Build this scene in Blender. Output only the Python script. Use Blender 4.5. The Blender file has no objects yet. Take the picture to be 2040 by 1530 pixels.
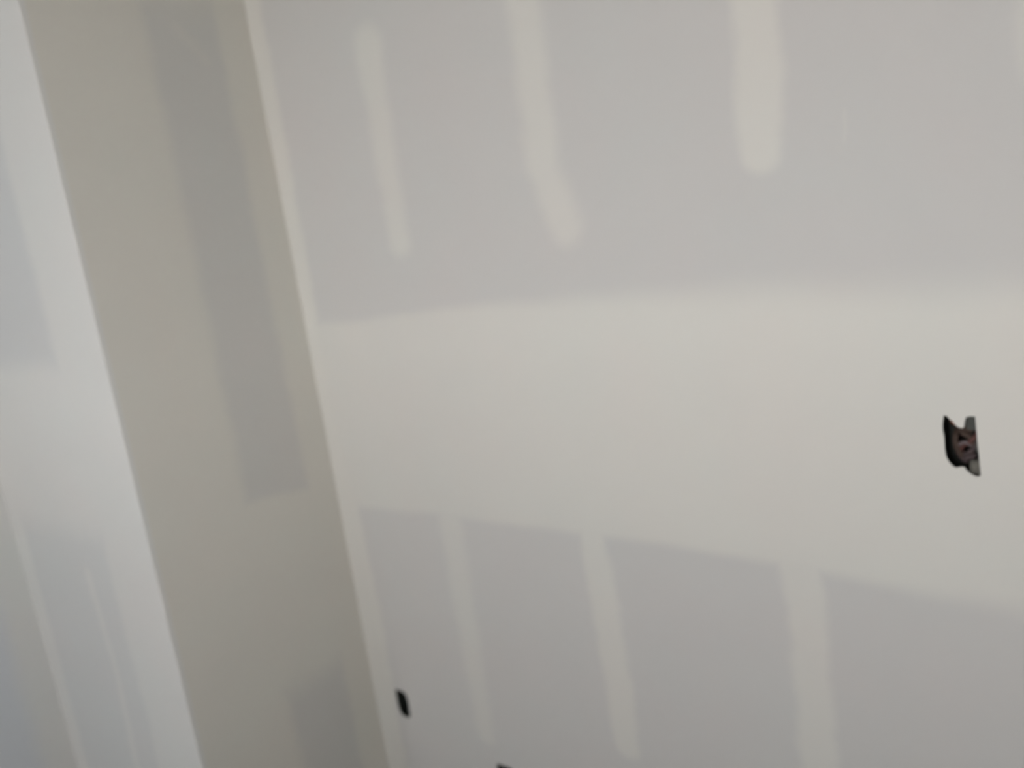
import bpy, bmesh, math, random
from mathutils import Vector, Matrix
from mathutils.geometry import tessellate_polygon

SC = bpy.context.scene
COL = SC.collection

# ------------------------------------------------------------------ camera
# World: X along the main wall (0 = inside corner with the return), Y into the
# main wall (its face is Y = 0), Z up from the floor.  Metres.
cam_d = bpy.data.cameras.new('camera')
cam = bpy.data.objects.new('camera', cam_d)
COL.objects.link(cam)
SC.camera = cam
right = Vector((0.79965394, 0.58458104, -0.13718084))
down = Vector((0.00991148, -0.24127839, -0.97040533))
fwd = Vector((-0.60037932, 0.77462878, -0.19873329))
Rm = Matrix((right, -down, -fwd)).transposed()
cam.matrix_world = Matrix.Translation((1.733, -1.404, 1.66)) @ Rm.to_4x4()
cam_d.sensor_width = 36.0
cam_d.lens = 1666.0 / 2040.0 * 36.0
cam_d.clip_start = 0.02
cam_d.dof.use_dof = True            # the phone focused short of the wall: everything is a little soft
cam_d.dof.focus_distance = 0.84
cam_d.dof.aperture_fstop = 2.7

# ------------------------------------------------------------------ world, lights, exposure
SC.view_settings.view_transform = 'Standard'
SC.view_settings.look = 'None'
SC.view_settings.gamma = 1.0
SC.view_settings.use_curve_mapping = False
SC.view_settings.exposure = 0.73
SC.cycles.diffuse_bounces = 10
SC.cycles.max_bounces = 14

w = bpy.data.worlds.new('overcast_sky')
SC.world = w
w.use_nodes = True
wn, wl = w.node_tree.nodes, w.node_tree.links
bg = wn['Background']
SKY = 9.0
tc = wn.new('ShaderNodeTexCoord'); sx = wn.new('ShaderNodeSeparateXYZ'); cr = wn.new('ShaderNodeValToRGB')
wl.new(tc.outputs['Generated'], sx.inputs[0]); wl.new(sx.outputs['Z'], cr.inputs[0])
cr.color_ramp.elements[0].position = 0.0; cr.color_ramp.elements[0].color = (1.0, 0.99, 0.985, 1)
cr.color_ramp.elements[1].position = 0.6; cr.color_ramp.elements[1].color = (0.32, 0.345, 0.37, 1)
wl.new(cr.outputs[0], bg.inputs['Color'])
bg.inputs['Strength'].default_value = SKY

ROOM_X0, ROOM_X1, ROOM_Y0, CEIL = -0.70, 3.70, -3.10, 2.743
CH = -0.536            # front of the boxed-out chase beside the main wall
WIN = (0.70, 1.96, 1.15, 2.50)   # the window in the rear wall: x0, x1, z0, z1
LOW_FILL = (-0.64, -0.37, 0.10, 0.85)  # added unseen low opening in the rear wall, brightens the lower left walls

sun_d = bpy.data.lights.new('sun', 'SUN'); sun_d.energy = 20.0; sun_d.angle = math.radians(0.5)
sun_o = bpy.data.objects.new('sun', sun_d); COL.objects.link(sun_o)
sun_o.rotation_euler = (math.radians(-28), math.radians(12), 0)   # from over the house: lights the yard, not the room
for O in (WIN, LOW_FILL):
    pl = bpy.data.lights.new('daylight_portal', 'AREA')
    pl.shape = 'RECTANGLE'; pl.size = O[1]-O[0]; pl.size_y = O[3]-O[2]
    pl.cycles.is_portal = True
    po = bpy.data.objects.new('daylight_portal', pl)
    COL.objects.link(po)
    po.location = ((O[0]+O[1])/2, ROOM_Y0-0.16, (O[2]+O[3])/2)
    po.rotation_euler = (math.radians(90), 0, 0)      # -Z of the light looks to +Y

# ------------------------------------------------------------------ node helpers
def new_mat(name):
    m = bpy.data.materials.new(name); m.use_nodes = True
    nt = m.node_tree
    return m, nt, nt.nodes['Principled BSDF']

class NG:
    """small expression builder over math nodes"""
    def __init__(s, nt): s.nt = nt
    def put(s, sock, v):
        if isinstance(v, (int, float)): sock.default_value = v
        else: s.nt.links.new(v, sock)
    def m(s, op, a, b=0.0, c=0.0, clamp=False):
        n = s.nt.nodes.new('ShaderNodeMath'); n.operation = op; n.use_clamp = clamp
        s.put(n.inputs[0], a); s.put(n.inputs[1], b); s.put(n.inputs[2], c)
        return n.outputs[0]
    def add(s, a, b): return s.m('ADD', a, b)
    def sub(s, a, b): return s.m('SUBTRACT', a, b)
    def mul(s, a, b): return s.m('MULTIPLY', a, b)
    def mx(s, a, b): return s.m('MAXIMUM', a, b)
    def mn(s, a, b): return s.m('MINIMUM', a, b)
    def sstep(s, v, lo, hi, o0=0.0, o1=1.0):
        n = s.nt.nodes.new('ShaderNodeMapRange'); n.interpolation_type = 'SMOOTHSTEP'
        s.put(n.inputs['Value'], v); s.put(n.inputs['From Min'], lo); s.put(n.inputs['From Max'], hi)
        s.put(n.inputs['To Min'], o0); s.put(n.inputs['To Max'], o1)
        return n.outputs['Result']
    def noise(s, vec, scale, detail=2.0, rough=0.5):
        n = s.nt.nodes.new('ShaderNodeTexNoise'); n.inputs['Scale'].default_value = scale
        n.inputs['Detail'].default_value = detail; n.inputs['Roughness'].default_value = rough
        s.nt.links.new(vec, n.inputs['Vector'])
        return n.outputs['Fac']
    def curve(s, v, pts, v0, v1):
        """height of an edge along the wall: pts (x, z), x in v0..v1, z in 0..2"""
        t = s.m('DIVIDE', s.sub(v, v0), v1-v0)
        n = s.nt.nodes.new('ShaderNodeFloatCurve')
        c = n.mapping.curves[0]
        pp = [((x-v0)/(v1-v0), z/2) for x, z in pts]
        while len(c.points) < len(pp): c.points.new(0.5, 0.5)
        for p, (a, b) in zip(c.points, pp): p.location = (a, b); p.handle_type = 'AUTO'
        n.mapping.update()
        s.nt.links.new(t, n.inputs['Value'])
        return s.mul(n.outputs[0], 2.0)

    def strip(s, x, z, a, b, ra, rb, soft=0.014, amount=1.0):
        """a trowelled stroke from a to b, half width ra -> rb, rounded ends"""
        bax, baz = b[0]-a[0], b[1]-a[1]
        L2 = bax*bax+baz*baz
        px, pz = s.sub(x, a[0]), s.sub(z, a[1])
        h = s.m('DIVIDE', s.add(s.mul(px, bax), s.mul(pz, baz)), L2, clamp=True)
        dx, dz = s.sub(px, s.mul(h, bax)), s.sub(pz, s.mul(h, baz))
        d = s.m('SQRT', s.add(s.mul(dx, dx), s.mul(dz, dz)))
        r = s.add(ra, s.mul(h, rb-ra))
        e = s.sub(d, r)
        return s.sstep(e, -soft, soft, amount, 0.0)

MUD = (0.765, 0.745, 0.705)
PAPER = (0.664, 0.649, 0.638)

def drywall_mat(name, axis, mask_fn, paper=PAPER, mud=MUD):
    m, nt, bsdf = new_mat(name)
    g = NG(nt)
    tc = nt.nodes.new('ShaderNodeTexCoord'); sp = nt.nodes.new('ShaderNodeSeparateXYZ')
    nt.links.new(tc.outputs['Object'], sp.inputs[0])
    v = tc.outputs['Object']
    wob = g.mul(g.sub(g.noise(v, 7.0, 3.0), 0.5), 0.030)
    wob2 = g.mul(g.sub(g.noise(v, 23.0, 2.0), 0.5), 0.012)
    wz = g.mul(g.sub(g.noise(v, 5.0, 2.0), 0.5), 0.022)
    u = g.add(sp.outputs[axis], g.add(wob, wob2))
    z = g.add(sp.outputs['Z'], wz)
    mask = mask_fn(g, u, z)
    # faint thick and thin areas of the compound, sanded paper
    cov = g.sub(1.0, g.mul(g.sstep(g.noise(v, 3.0, 4.0, 0.6), 0.35, 0.75), 0.10))
    mask2 = g.mul(mask, cov)
    mix = nt.nodes.new('ShaderNodeMix'); mix.data_type = 'RGBA'
    mix.inputs['A'].default_value = (*paper, 1); mix.inputs['B'].default_value = (*mud, 1)
    nt.links.new(mask2, mix.inputs['Factor'])
    # very faint cool / warm mottling of dust on the surface
    mo = nt.nodes.new('ShaderNodeMix'); mo.data_type = 'RGBA'; mo.blend_type = 'MULTIPLY'
    cr = nt.nodes.new('ShaderNodeValToRGB')
    cr.color_ramp.elements[0].position = 0.30; cr.color_ramp.elements[0].color = (0.985, 1.0, 0.995, 1)
    cr.color_ramp.elements[1].position = 0.70; cr.color_ramp.elements[1].color = (1.0, 0.99, 0.985, 1)
    nt.links.new(g.noise(v, 4.5, 3.0), cr.inputs[0])
    mo.inputs['Factor'].default_value = 1.0
    nt.links.new(mix.outputs['Result'], mo.inputs['A']); nt.links.new(cr.outputs[0], mo.inputs['B'])
    nt.links.new(mo.outputs['Result'], bsdf.inputs['Base Color'])
    bsdf.inputs['Roughness'].default_value = 0.92
    bsdf.inputs['Specular IOR Level'].default_value = 0.25
    bp = nt.nodes.new('ShaderNodeBump'); bp.inputs['Strength'].default_value = 0.35
    bp.inputs['Distance'].default_value = 0.0025
    hgt = g.add(mask, g.mul(g.noise(v, 60.0, 3.0), 0.04))
    nt.links.new(hgt, bp.inputs['Height']); nt.links.new(bp.outputs[0], bsdf.inputs['Normal'])
    return m

def plain_mat(name, col, rough=0.8, metal=0.0, noise=0.0, scale=20.0, spec=0.3):
    m, nt, bsdf = new_mat(name)
    g = NG(nt)
    tc = nt.nodes.new('ShaderNodeTexCoord')
    mix = nt.nodes.new('ShaderNodeMix'); mix.data_type = 'RGBA'
    mix.inputs['A'].default_value = (*col, 1)
    mix.inputs['B'].default_value = (*[c*(1-noise) for c in col], 1)
    nt.links.new(g.noise(tc.outputs['Object'], scale, 4.0), mix.inputs['Factor'])
    nt.links.new(mix.outputs['Result'], bsdf.inputs['Base Color'])
    bsdf.inputs['Roughness'].default_value = rough; bsdf.inputs['Metallic'].default_value = metal
    bsdf.inputs['Specular IOR Level'].default_value = spec
    return m

# ------------------------------------------------------------------ compound layouts
def main_mask(g, x, z):
    top = g.curve(x, [(-0.2,1.448),(0.06,1.450),(0.32,1.459),(0.51,1.474),(0.73,1.476),(0.95,1.475),(1.10,1.473),
                      (1.28,1.470),(1.44,1.462),(1.62,1.455),(2.4,1.46),(3.8,1.46)], -0.2, 3.8)
    bot = g.curve(x, [(-0.2,0.955),(0.06,0.955),(0.34,0.965),(0.56,0.965),(0.75,0.967),(0.95,0.970),(1.15,0.966),
                      (1.29,0.955),(1.45,0.943),(1.62,0.940),(2.4,0.95),(3.8,0.95)], -0.2, 3.8)
    soft = g.sstep(x, 0.35, 1.6, 0.015, 0.050)
    softb = g.sstep(x, 1.2, 1.7, 0.015, 0.036)
    seam = g.mul(g.sstep(g.m('DIVIDE', g.sub(top, z), soft), -1.0, 1.0),
                 g.sstep(g.m('DIVIDE', g.sub(z, bot), softb), -1.0, 1.0))
    seam = g.mul(seam, g.sstep(x, 0.25, 1.05, 0.76, 1.0))     # thinner coat towards the corner
    edge = g.sstep(z, 0.6, 1.4, 0.083, 0.055)
    m = g.mx(seam, g.mul(g.sstep(g.sub(edge, x), -0.016, 0.016), 0.85))
    S = lambda *a, **k: g.strip(x, z, *a, **k)
    for st in [
        S((0.381,2.06), (0.379,1.80), 0.038, 0.032, soft=0.022, amount=0.78),
        S((0.379,1.80), (0.384,1.63), 0.032, 0.031, soft=0.022, amount=0.78),
        S((0.802,2.60), (0.795,1.74), 0.039, 0.037, soft=0.022, amount=0.85),
        S((0.795,1.74), (0.832,1.62), 0.037, 0.036, soft=0.024, amount=0.82),
        S((1.234,2.60), (1.236,1.83), 0.034, 0.036, amount=0.95),
        S((1.236,1.83), (1.230,1.70), 0.040, 0.032, amount=0.95),
        S((1.640,2.60), (1.645,1.76), 0.058, 0.046, amount=0.7),
        S((1.361,1.745), (1.359,1.700), 0.001, 0.001, soft=0.006, amount=0.5),
        S((0.400,1.00), (0.397,0.75), 0.036, 0.033, soft=0.020, amount=0.62),
        S((0.397,0.75), (0.404,0.37), 0.033, 0.026, soft=0.020, amount=0.60),
        S((0.797,1.00), (0.815,0.80), 0.031, 0.034, amount=0.9),
        S((0.815,0.80), (0.826,0.47), 0.034, 0.032, amount=0.85),
        S((1.238,1.00), (1.250,0.82), 0.042, 0.034, amount=0.9),
        S((1.250,0.82), (1.254,0.10), 0.034, 0.036, amount=0.85),
        S((1.660,1.00), (1.660,0.10), 0.036, 0.036, amount=0.8),
        S((2.060,2.60), (2.060,1.70), 0.036, 0.036, amount=0.8),
        S((2.060,1.00), (2.060,0.10), 0.036, 0.036, amount=0.8),
        S((2.470,2.60), (2.470,1.70), 0.036, 0.036, amount=0.8),
    ]:
        m = g.mx(m, st)
    # flat coat around the wall boxes
    return m

def return_mask(g, y, z):
    m = g.sstep(y, -0.252, -0.298)                              # corner-bead side
    m = g.mx(m, g.sstep(y, -0.112, -0.074))                    # inside-corner side
    slant = g.add(1.05, g.mul(g.add(y, 0.19), -0.12))
    seam = g.mul(g.sstep(g.sub(slant, z), -0.018, 0.014), g.sstep(g.sub(z, 0.535), -0.05, 0.05))
    m = g.mx(m, seam)
    m = g.mx(m, g.mul(g.strip(y, z, (-0.20,2.17), (-0.145,2.10), 0.010, 0.006, soft=0.02), 0.5))
    m = g.mx(m, g.mul(g.sstep(z, 2.14, 2.26), 0.6))
    return m

def jog_mask(g, x, z):
    m = g.sstep(x, -0.240, -0.185)
    m = g.mx(m, g.sstep(x, -0.605, -0.640))
    top = g.mul(g.sstep(z, 1.51, 1.43), g.sstep(z, 0.96, 1.11))
    m = g.mx(m, top)
    m = g.mx(m, g.mul(g.sstep(z, 1.3, 1.1), 0.30))      # thin first coat over the lower board
    m = g.mx(m, g.strip(x, z, (-0.325,0.94), (-0.305,0.70), 0.018, 0.016, soft=0.018, amount=1.0))
    m = g.mx(m, g.strip(x, z, (-0.305,0.70), (-0.335,0.30), 0.016, 0.020, soft=0.018, amount=1.0))
    return m

def left_mask(g, y, z):
    m = g.sstep(y, -0.650, -0.585)
    m = g.mx(m, g.mul(g.sstep(z, 1.48, 1.40), g.sstep(z, 0.90, 1.02)))
    return m

def other_mask(g, x, z):
    return g.mul(g.sstep(z, 1.47, 1.44), g.sstep(z, 0.94, 0.97))

M_main = drywall_mat('drywall_main', 'X', main_mask)
M_ret = drywall_mat('drywall_return', 'Y', return_mask, paper=(0.665, 0.655, 0.635), mud=(0.745, 0.725, 0.675))
M_jog = drywall_mat('drywall_jog', 'X', jog_mask, paper=(0.665, 0.672, 0.675), mud=(0.75, 0.745, 0.73))
M_left = drywall_mat('drywall_left', 'Y', left_mask, paper=(0.70, 0.725, 0.765), mud=(0.76, 0.76, 0.745))  # cool daylight on this wall is put into the blue paper colour
M_ox = drywall_mat('drywall_other_x', 'X', other_mask)
M_oy = drywall_mat('drywall_other_y', 'Y', other_mask)
M_ceil = plain_mat('ceiling_board', (0.80, 0.79, 0.76), 0.95, noise=0.05, scale=3.0)
M_floor = plain_mat('plywood_subfloor', (0.235, 0.20, 0.155), 0.85, noise=0.35, scale=6.0)
M_core = plain_mat('gypsum_core', (0.62, 0.61, 0.58), 0.95, noise=0.1)
M_frame = plain_mat('window_vinyl', (0.8, 0.8, 0.8), 0.4)
M_box = plain_mat('dark_box_plastic', (0.060, 0.062, 0.054), 0.55, noise=0.4, scale=60)
M_boxn = plain_mat('black_box_plastic', (0.040, 0.045, 0.040), 0.6, noise=0.4, scale=60)
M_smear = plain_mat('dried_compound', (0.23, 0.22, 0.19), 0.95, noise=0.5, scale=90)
M_copper = plain_mat('bare_copper', (0.42, 0.17, 0.10), 0.45, metal=0.6, noise=0.3, scale=80)
M_wred = plain_mat('dusty_red_insulation', (0.135, 0.060, 0.052), 0.6, noise=0.3, scale=80)
M_wblk = plain_mat('black_insulation', (0.03, 0.027, 0.025), 0.6, noise=0.3, scale=80)
M_wbrn = plain_mat('brown_sheath', (0.100, 0.066, 0.052), 0.7, noise=0.5, scale=120)
M_wmau = plain_mat('dusty_mauve_insulation', (0.100, 0.072, 0.074), 0.7, noise=0.4, scale=120)
M_tab = plain_mat('galvanised_tab', (0.085, 0.088, 0.078), 0.6, noise=0.3, scale=80)
M_wwht = plain_mat('dusty_white_insulation', (0.20, 0.155, 0.16), 0.6, noise=0.3, scale=80)

# ------------------------------------------------------------------ mesh helpers
def link(name, bm, mats, parent=None, smooth=False):
    me = bpy.data.meshes.new(name)
    bmesh.ops.recalc_face_normals(bm, faces=bm.faces)
    bm.to_mesh(me); bm.free()
    for m in (mats if isinstance(mats, (list, tuple)) else [mats]): me.materials.append(m)
    if smooth:
        for p in me.polygons: p.use_smooth = True
    o = bpy.data.objects.new(name, me); COL.objects.link(o)
    if parent: o.parent = parent
    return o

def box(bm, x0, x1, y0, y1, z0, z1, mi=0):
    vs = [bm.verts.new(p) for p in [(x0,y0,z0),(x1,y0,z0),(x1,y1,z0),(x0,y1,z0),(x0,y0,z1),(x1,y0,z1),(x1,y1,z1),(x0,y1,z1)]]
    fs = []
    for f in [(0,3,2,1),(4,5,6,7),(0,1,5,4),(1,2,6,5),(2,3,7,6),(3,0,4,7)]:
        fa = bm.faces.new([vs[i] for i in f]); fa.material_index = mi; fs.append(fa)
    return vs, fs

def struct(name, bm, mats, label):
    o = link(name, bm, mats); o['kind'] = 'structure'; o['label'] = label
    return o

T = 0.0127
def slab_with_holes(name, plane, u0, u1, z0, z1, p0, p1, holes, mats, label, hole_mi=1):
    """board from p0 (room face) to p1 (back) across `plane`, with real holes cut through"""
    bm = bmesh.new()
    outer = [(u0,z0),(u1,z0),(u1,z1),(u0,z1)]
    loops = [outer]+holes
    flat = [p for l in loops for p in l]
    tris = tessellate_polygon([[Vector((a,b,0)) for a,b in l] for l in loops])
    def P(a, b, d): return (a, d, b) if plane == 'Y' else (d, a, b)
    F = [bm.verts.new(P(a,b,p0)) for a,b in flat]
    B = [bm.verts.new(P(a,b,p1)) for a,b in flat]
    for t in tris:
        bm.faces.new([F[i] for i in t]); bm.faces.new([B[i] for i in reversed(t)])
    k = 0
    for li, l in enumerate(loops):
        n = len(l)
        for i in range(n):
            a, b = k+i, k+(i+1) % n
            f = bm.faces.new([F[a], F[b], B[b], B[a]]); f.material_index = hole_mi if li else 0
        k += n
    return struct(name, bm, mats, label)

# ------------------------------------------------------------------ the room
# switch opening: cut-out choked by a tongue of compound at the top and a lump at lower left
hole_switch = [(1.4865,1.2580),(1.4905,1.2570),(1.4945,1.2520),(1.4990,1.2480),(1.5030,1.2420),(1.5070,1.2385),
               (1.5120,1.2375),(1.5150,1.2400),(1.5160,1.2480),(1.5175,1.2555),(1.5240,1.2575),(1.5305,1.2570),
               (1.5315,1.2360),(1.5325,1.2190),(1.5340,1.1960),(1.5350,1.1780),(1.5360,1.1610),(1.5300,1.1590),
               (1.5220,1.1630),(1.5170,1.1680),(1.5130,1.1740),(1.5080,1.1735),(1.5010,1.1715),(1.4965,1.1750),
               (1.4915,1.1810),(1.4880,1.1900),(1.4865,1.2010),(1.4860,1.2230),(1.4845,1.2330),(1.4845,1.2430)]
hole_outlet = [(0.0880,0.4190),(0.0930,0.4225),(0.1180,0.4225),(0.1290,0.4130),(0.1325,0.3950),(0.1320,0.3550),(0.1295,0.3430),
               (0.1180,0.3410),(0.1040,0.3400),(0.0935,0.3470),(0.0880,0.3650),(0.0870,0.3950)]
hole_low = [(0.4215,0.2935),(0.4260,0.2950),(0.4720,0.2950),(0.4745,0.2900),(0.4745,0.2050),(0.4700,0.1990),(0.4250,0.2000),(0.4210,0.2050)]

SK = 0.0025          # thickness of the compound that laps over the rims of the boxes
CUT = [(1.480,1.540,1.154,1.262), (0.083,0.137,0.333,0.429), (0.417,0.479,0.194,0.300)]   # cut-outs in the board
R4 = lambda c: [(c[0],c[2]),(c[1],c[2]),(c[1],c[3]),(c[0],c[3])]
wf = slab_with_holes('wall_front', 'Y', 0.0, ROOM_X1, 0.0, CEIL, 0.0, T, [R4(c) for c in CUT],
                [M_main, M_core], 'long taped drywall wall with a wide pale horizontal joint and three box openings')
for c, h in zip(CUT, (hole_switch, hole_outlet, hole_low)):
    o = slab_with_holes('compound_skim', 'Y', c[0], c[1], c[2], c[3], 0.0, SK, [h], [M_main, M_main], '')
    o.parent = wf
    for k in ('kind', 'label'): del o[k]

bm = bmesh.new(); box(bm, -T, 0.0, CH+T, T, 0, CEIL)
struct('wall_return', bm, M_ret, 'narrow shaded drywall return between the inside corner and the outside corner')
bm = bmesh.new(); vs, fs = box(bm, ROOM_X0, 0.0, CH, CH+T, 0, CEIL)
ed = [e for e in bm.edges if all(abs(v.co.x) < 1e-6 and abs(v.co.y-CH) < 1e-6 for v in e.verts)]
bmesh.ops.bevel(bm, geom=ed, offset=0.003, segments=4, affect='EDGES', profile=0.5)
struct('wall_jog', bm, M_jog, 'pale taped drywall face left of the shaded return')
bm = bmesh.new(); box(bm, ROOM_X0-T, ROOM_X0, ROOM_Y0, CH+T, 0, CEIL)
struct('wall_left', bm, M_left, 'raw drywall wall at the far left edge, blue daylight tint in its colour')
bm = bmesh.new(); box(bm, ROOM_X1, ROOM_X1+T, ROOM_Y0, T, 0, CEIL)
struct('wall_right', bm, M_oy, 'right hand drywall wall out of frame')
slab_with_holes('wall_rear', 'Y', ROOM_X0-T, ROOM_X1+T, 0, CEIL, ROOM_Y0, ROOM_Y0-0.15,
                [[(O[0],O[2]),(O[1],O[2]),(O[1],O[3]),(O[0],O[3])] for O in (WIN, LOW_FILL)], [M_ox, M_ox],
                'rear drywall wall behind the camera with a window opening')
bm = bmesh.new(); box(bm, ROOM_X0-T, ROOM_X1+T, ROOM_Y0-0.15, T, -0.05, 0.0)
struct('floor', bm, M_floor, 'bare plywood subfloor')
bm = bmesh.new(); box(bm, ROOM_X0-T, ROOM_X1+T, ROOM_Y0-0.15, T, CEIL, CEIL+0.03)
struct('ceiling', bm, M_ceil, 'drywall ceiling')

# frames in the rear wall: the window, then the added fill-light opening
for wi, O in enumerate((WIN, LOW_FILL)):
    bm = bmesh.new()
    x0, x1, z0, z1 = O; fy0, fy1 = ROOM_Y0-0.13, ROOM_Y0-0.07; fw = 0.045; mid = (x0+x1)/2
    box(bm, x0, x0+fw, fy0, fy1, z0, z1); box(bm, x1-fw, x1, fy0, fy1, z0, z1)
    box(bm, x0+fw, x1-fw, fy0, fy1, z0, z0+fw); box(bm, x0+fw, x1-fw, fy0, fy1, z1-fw, z1)
    if wi == 0: box(bm, mid-0.02, mid+0.02, fy0, fy1, z0+fw, z1-fw)
    struct('window_%d' % (wi+1), bm, M_frame, ['white two-pane window frame behind the camera', 'frame of an added low opening for fill light behind the camera'][wi])

# ground outside, seen by the daylight only
bm = bmesh.new(); box(bm, -20, 20, -30, ROOM_Y0-0.5, -0.7, -0.6)
struct('ground', bm, plain_mat('outside_ground', (0.44, 0.425, 0.40), 0.95, noise=0.4, scale=1.0), 'bare ground outside the window')

# ------------------------------------------------------------------ electrical boxes
def tube(bm, pts, r, n=10):
    pts = [Vector(p) for p in pts]
    # catmull-rom resample
    out = []
    for i in range(len(pts)-1):
        p0 = pts[max(i-1,0)]; p1 = pts[i]; p2 = pts[i+1]; p3 = pts[min(i+2,len(pts)-1)]
        for k in range(6):
            t = k/6
            out.append(0.5*((2*p1)+(-p0+p2)*t+(2*p0-5*p1+4*p2-p3)*t*t+(-p0+3*p1-3*p2+p3)*t**3))
    out.append(pts[-1])
    rings = []
    up = Vector((0.3,0.2,1)).normalized()
    for i, p in enumerate(out):
        d = (out[min(i+1,len(out)-1)]-out[max(i-1,0)]).normalized()
        a = d.cross(up).normalized(); b = d.cross(a)
        rings.append([bm.verts.new(p+a*(r*math.cos(q))+b*(r*math.sin(q))) for q in [2*math.pi*j/n for j in range(n)]])
    for r0, r1 in zip(rings, rings[1:]):
        for j in range(n): bm.faces.new([r0[j], r0[(j+1) % n], r1[(j+1) % n], r1[j]])
    bm.faces.new(rings[0][::-1]); bm.faces.new(rings[-1])

def device_box(cx, cz, w_, h_, depth, mat, label, group):
    """open-fronted single-gang box set behind the board, rim against its back"""
    root = bpy.data.objects.new('electrical_box', None); COL.objects.link(root)
    root.location = (cx, SK+0.0002, cz)
    root['label'] = label; root['category'] = 'electrical box'; root['group'] = group
    t = 0.0025
    X, Z = w_/2, h_/2
    bm = bmesh.new()
    # shell: four walls with rounded inner feel, back with two cable knock-outs
    box(bm, -X, -X+t, 0, depth, -Z, Z); box(bm, X-t, X, 0, depth, -Z, Z)
    box(bm, -X+t, X-t, 0, depth, Z-t, Z); box(bm, -X+t, X-t, 0, depth, -Z, -Z+t)
    box(bm, -X+t, X-t, depth-t, depth, -Z+t, Z-t)
    link('box_shell', bm, mat, root)
    for s in (1, -1):       # screw posts, top and bottom of the opening
        bm = bmesh.new()
        bmesh.ops.create_cone(bm, segments=16, radius1=0.0045, radius2=0.0045, depth=depth*0.8,
                              matrix=Matrix.Translation((0, depth*0.45, s*(Z-t-0.0046))) @ Matrix.Rotation(math.pi/2, 4, 'X'), cap_ends=True)
        link('screw_post', bm, mat, root)
    return root

def box_in_cut(c, *a):
    return device_box((c[0]+c[1])/2, (c[2]+c[3])/2, c[1]-c[0]-0.001, c[3]-c[2]-0.001, *a)
sw = box_in_cut(CUT[0], 0.068, M_box,
                'open switch box in the pale joint at the right, reddish wires inside', 'electrical boxes in the drywall')
def wire(root, name, pts, r, mat, label=None):
    bm = bmesh.new(); tube(bm, pts, r)
    o = link(name, bm, mat, root, True)
    if label: o['label'] = label
    return o
# centre of the box is (1.510, 1.208)
wire(sw, 'cable', [(-0.014,0.062,0.044),(-0.016,0.030,0.040),(-0.010,0.014,0.034),(0.002,0.010,0.027),(0.013,0.014,0.022)], 0.0050, M_wbrn, 'brown dusty cable sheath')
wire(sw, 'wire', [(-0.012,0.062,0.030),(-0.010,0.030,0.026),(0.000,0.012,0.018),(0.013,0.010,0.010),(0.015,0.014,-0.008)], 0.0042, M_wbrn, 'brown wire under the cable')
wire(sw, 'wire', [(0.010,0.062,0.034),(0.018,0.030,0.026),(0.020,0.012,0.016),(0.012,0.008,0.006),(0.000,0.012,-0.004),(-0.006,0.018,-0.018)], 0.0038, M_wred, 'folded reddish insulated wire')
wire(sw, 'wire', [(0.000,0.062,-0.030),(-0.004,0.030,-0.014),(-0.004,0.012,-0.002),(0.004,0.007,0.004),(0.012,0.010,-0.002)], 0.0032, M_wwht, 'dusty mauve wire looped forward')
wire(sw, 'wire', [(-0.010,0.062,-0.024),(-0.004,0.024,-0.020),(0.006,0.012,-0.016),(0.016,0.010,-0.006),(0.020,0.014,0.006)], 0.0042, M_wmau, 'dark mauve wire across the lower half')
wire(sw, 'wire', [(0.008,0.062,-0.040),(0.004,0.024,-0.032),(0.000,0.014,-0.026),(0.008,0.010,-0.022),(0.018,0.012,-0.018)], 0.0040, M_wmau, 'dark mauve wire end near the bottom')
wire(sw, 'wire', [(-0.016,0.062,0.040),(-0.018,0.026,0.040),(-0.014,0.010,0.036),(-0.004,0.008,0.030)], 0.0022, M_copper, 'bare copper ground wire')
wire(sw, 'wire', [(-0.006,0.062,0.020),(-0.010,0.026,0.016),(-0.010,0.014,0.002),(-0.006,0.014,-0.014),(0.004,0.016,-0.028)], 0.0048, M_wbrn, 'brown wire down the middle')
wire(sw, 'wire', [(-0.010,0.062,0.000),(-0.012,0.030,-0.006),(-0.006,0.018,-0.020),(0.006,0.014,-0.030)], 0.0042, M_wmau, 'mauve wire end turned down')
for tx, tz, tw, th in ((0.0145, 0.036, 0.0085, 0.0115), (0.0225, -0.001, 0.0035, 0.010)):
    bm = bmesh.new(); box(bm, tx-tw, tx+tw, 0.006, 0.008, tz-th, tz+th)
    bmesh.ops.bevel(bm, geom=bm.edges[:], offset=0.0008, segments=2, affect='EDGES')
    o = link('mounting_tab', bm, M_tab, sw); o['label'] = 'grey mounting tab at the right of the opening'
# lump of dried compound that has run into the bottom of the box
bm = bmesh.new()
bmesh.ops.create_icosphere(bm, subdivisions=3, radius=1.0)
random.seed(4)
for v in bm.verts:
    n = v.co.normalized()
    k = 1+0.18*math.sin(5*n.x+2)*math.cos(4*n.z)+0.05*random.random()
    v.co = Vector((0.0185+n.x*0.0105*k, 0.0135+n.y*0.0095*k, -0.0385+n.z*0.0135*k))
o = link('compound_lump', bm, M_smear, sw, True); o['label'] = 'olive grey dried compound in the lower corner'

ob = box_in_cut(CUT[1], 0.060, M_boxn,
                'small dark outlet box low on the wall beside the inside corner', 'electrical boxes in the drywall')
wire(ob, 'wire', [(-0.006,0.056,0.020),(-0.004,0.030,0.010),(0.006,0.018,-0.010),(0.000,0.020,-0.026)], 0.0026, M_wblk)
lb = box_in_cut(CUT[2], 0.060, M_boxn,
                'dark outlet box at the bottom edge of the photo, only its upper corner showing', 'electrical boxes in the drywall')
wire(lb, 'wire', [(-0.006,0.056,0.020),(-0.004,0.030,0.010),(0.006,0.018,-0.010),(0.000,0.020,-0.026)], 0.0026, M_wblk)
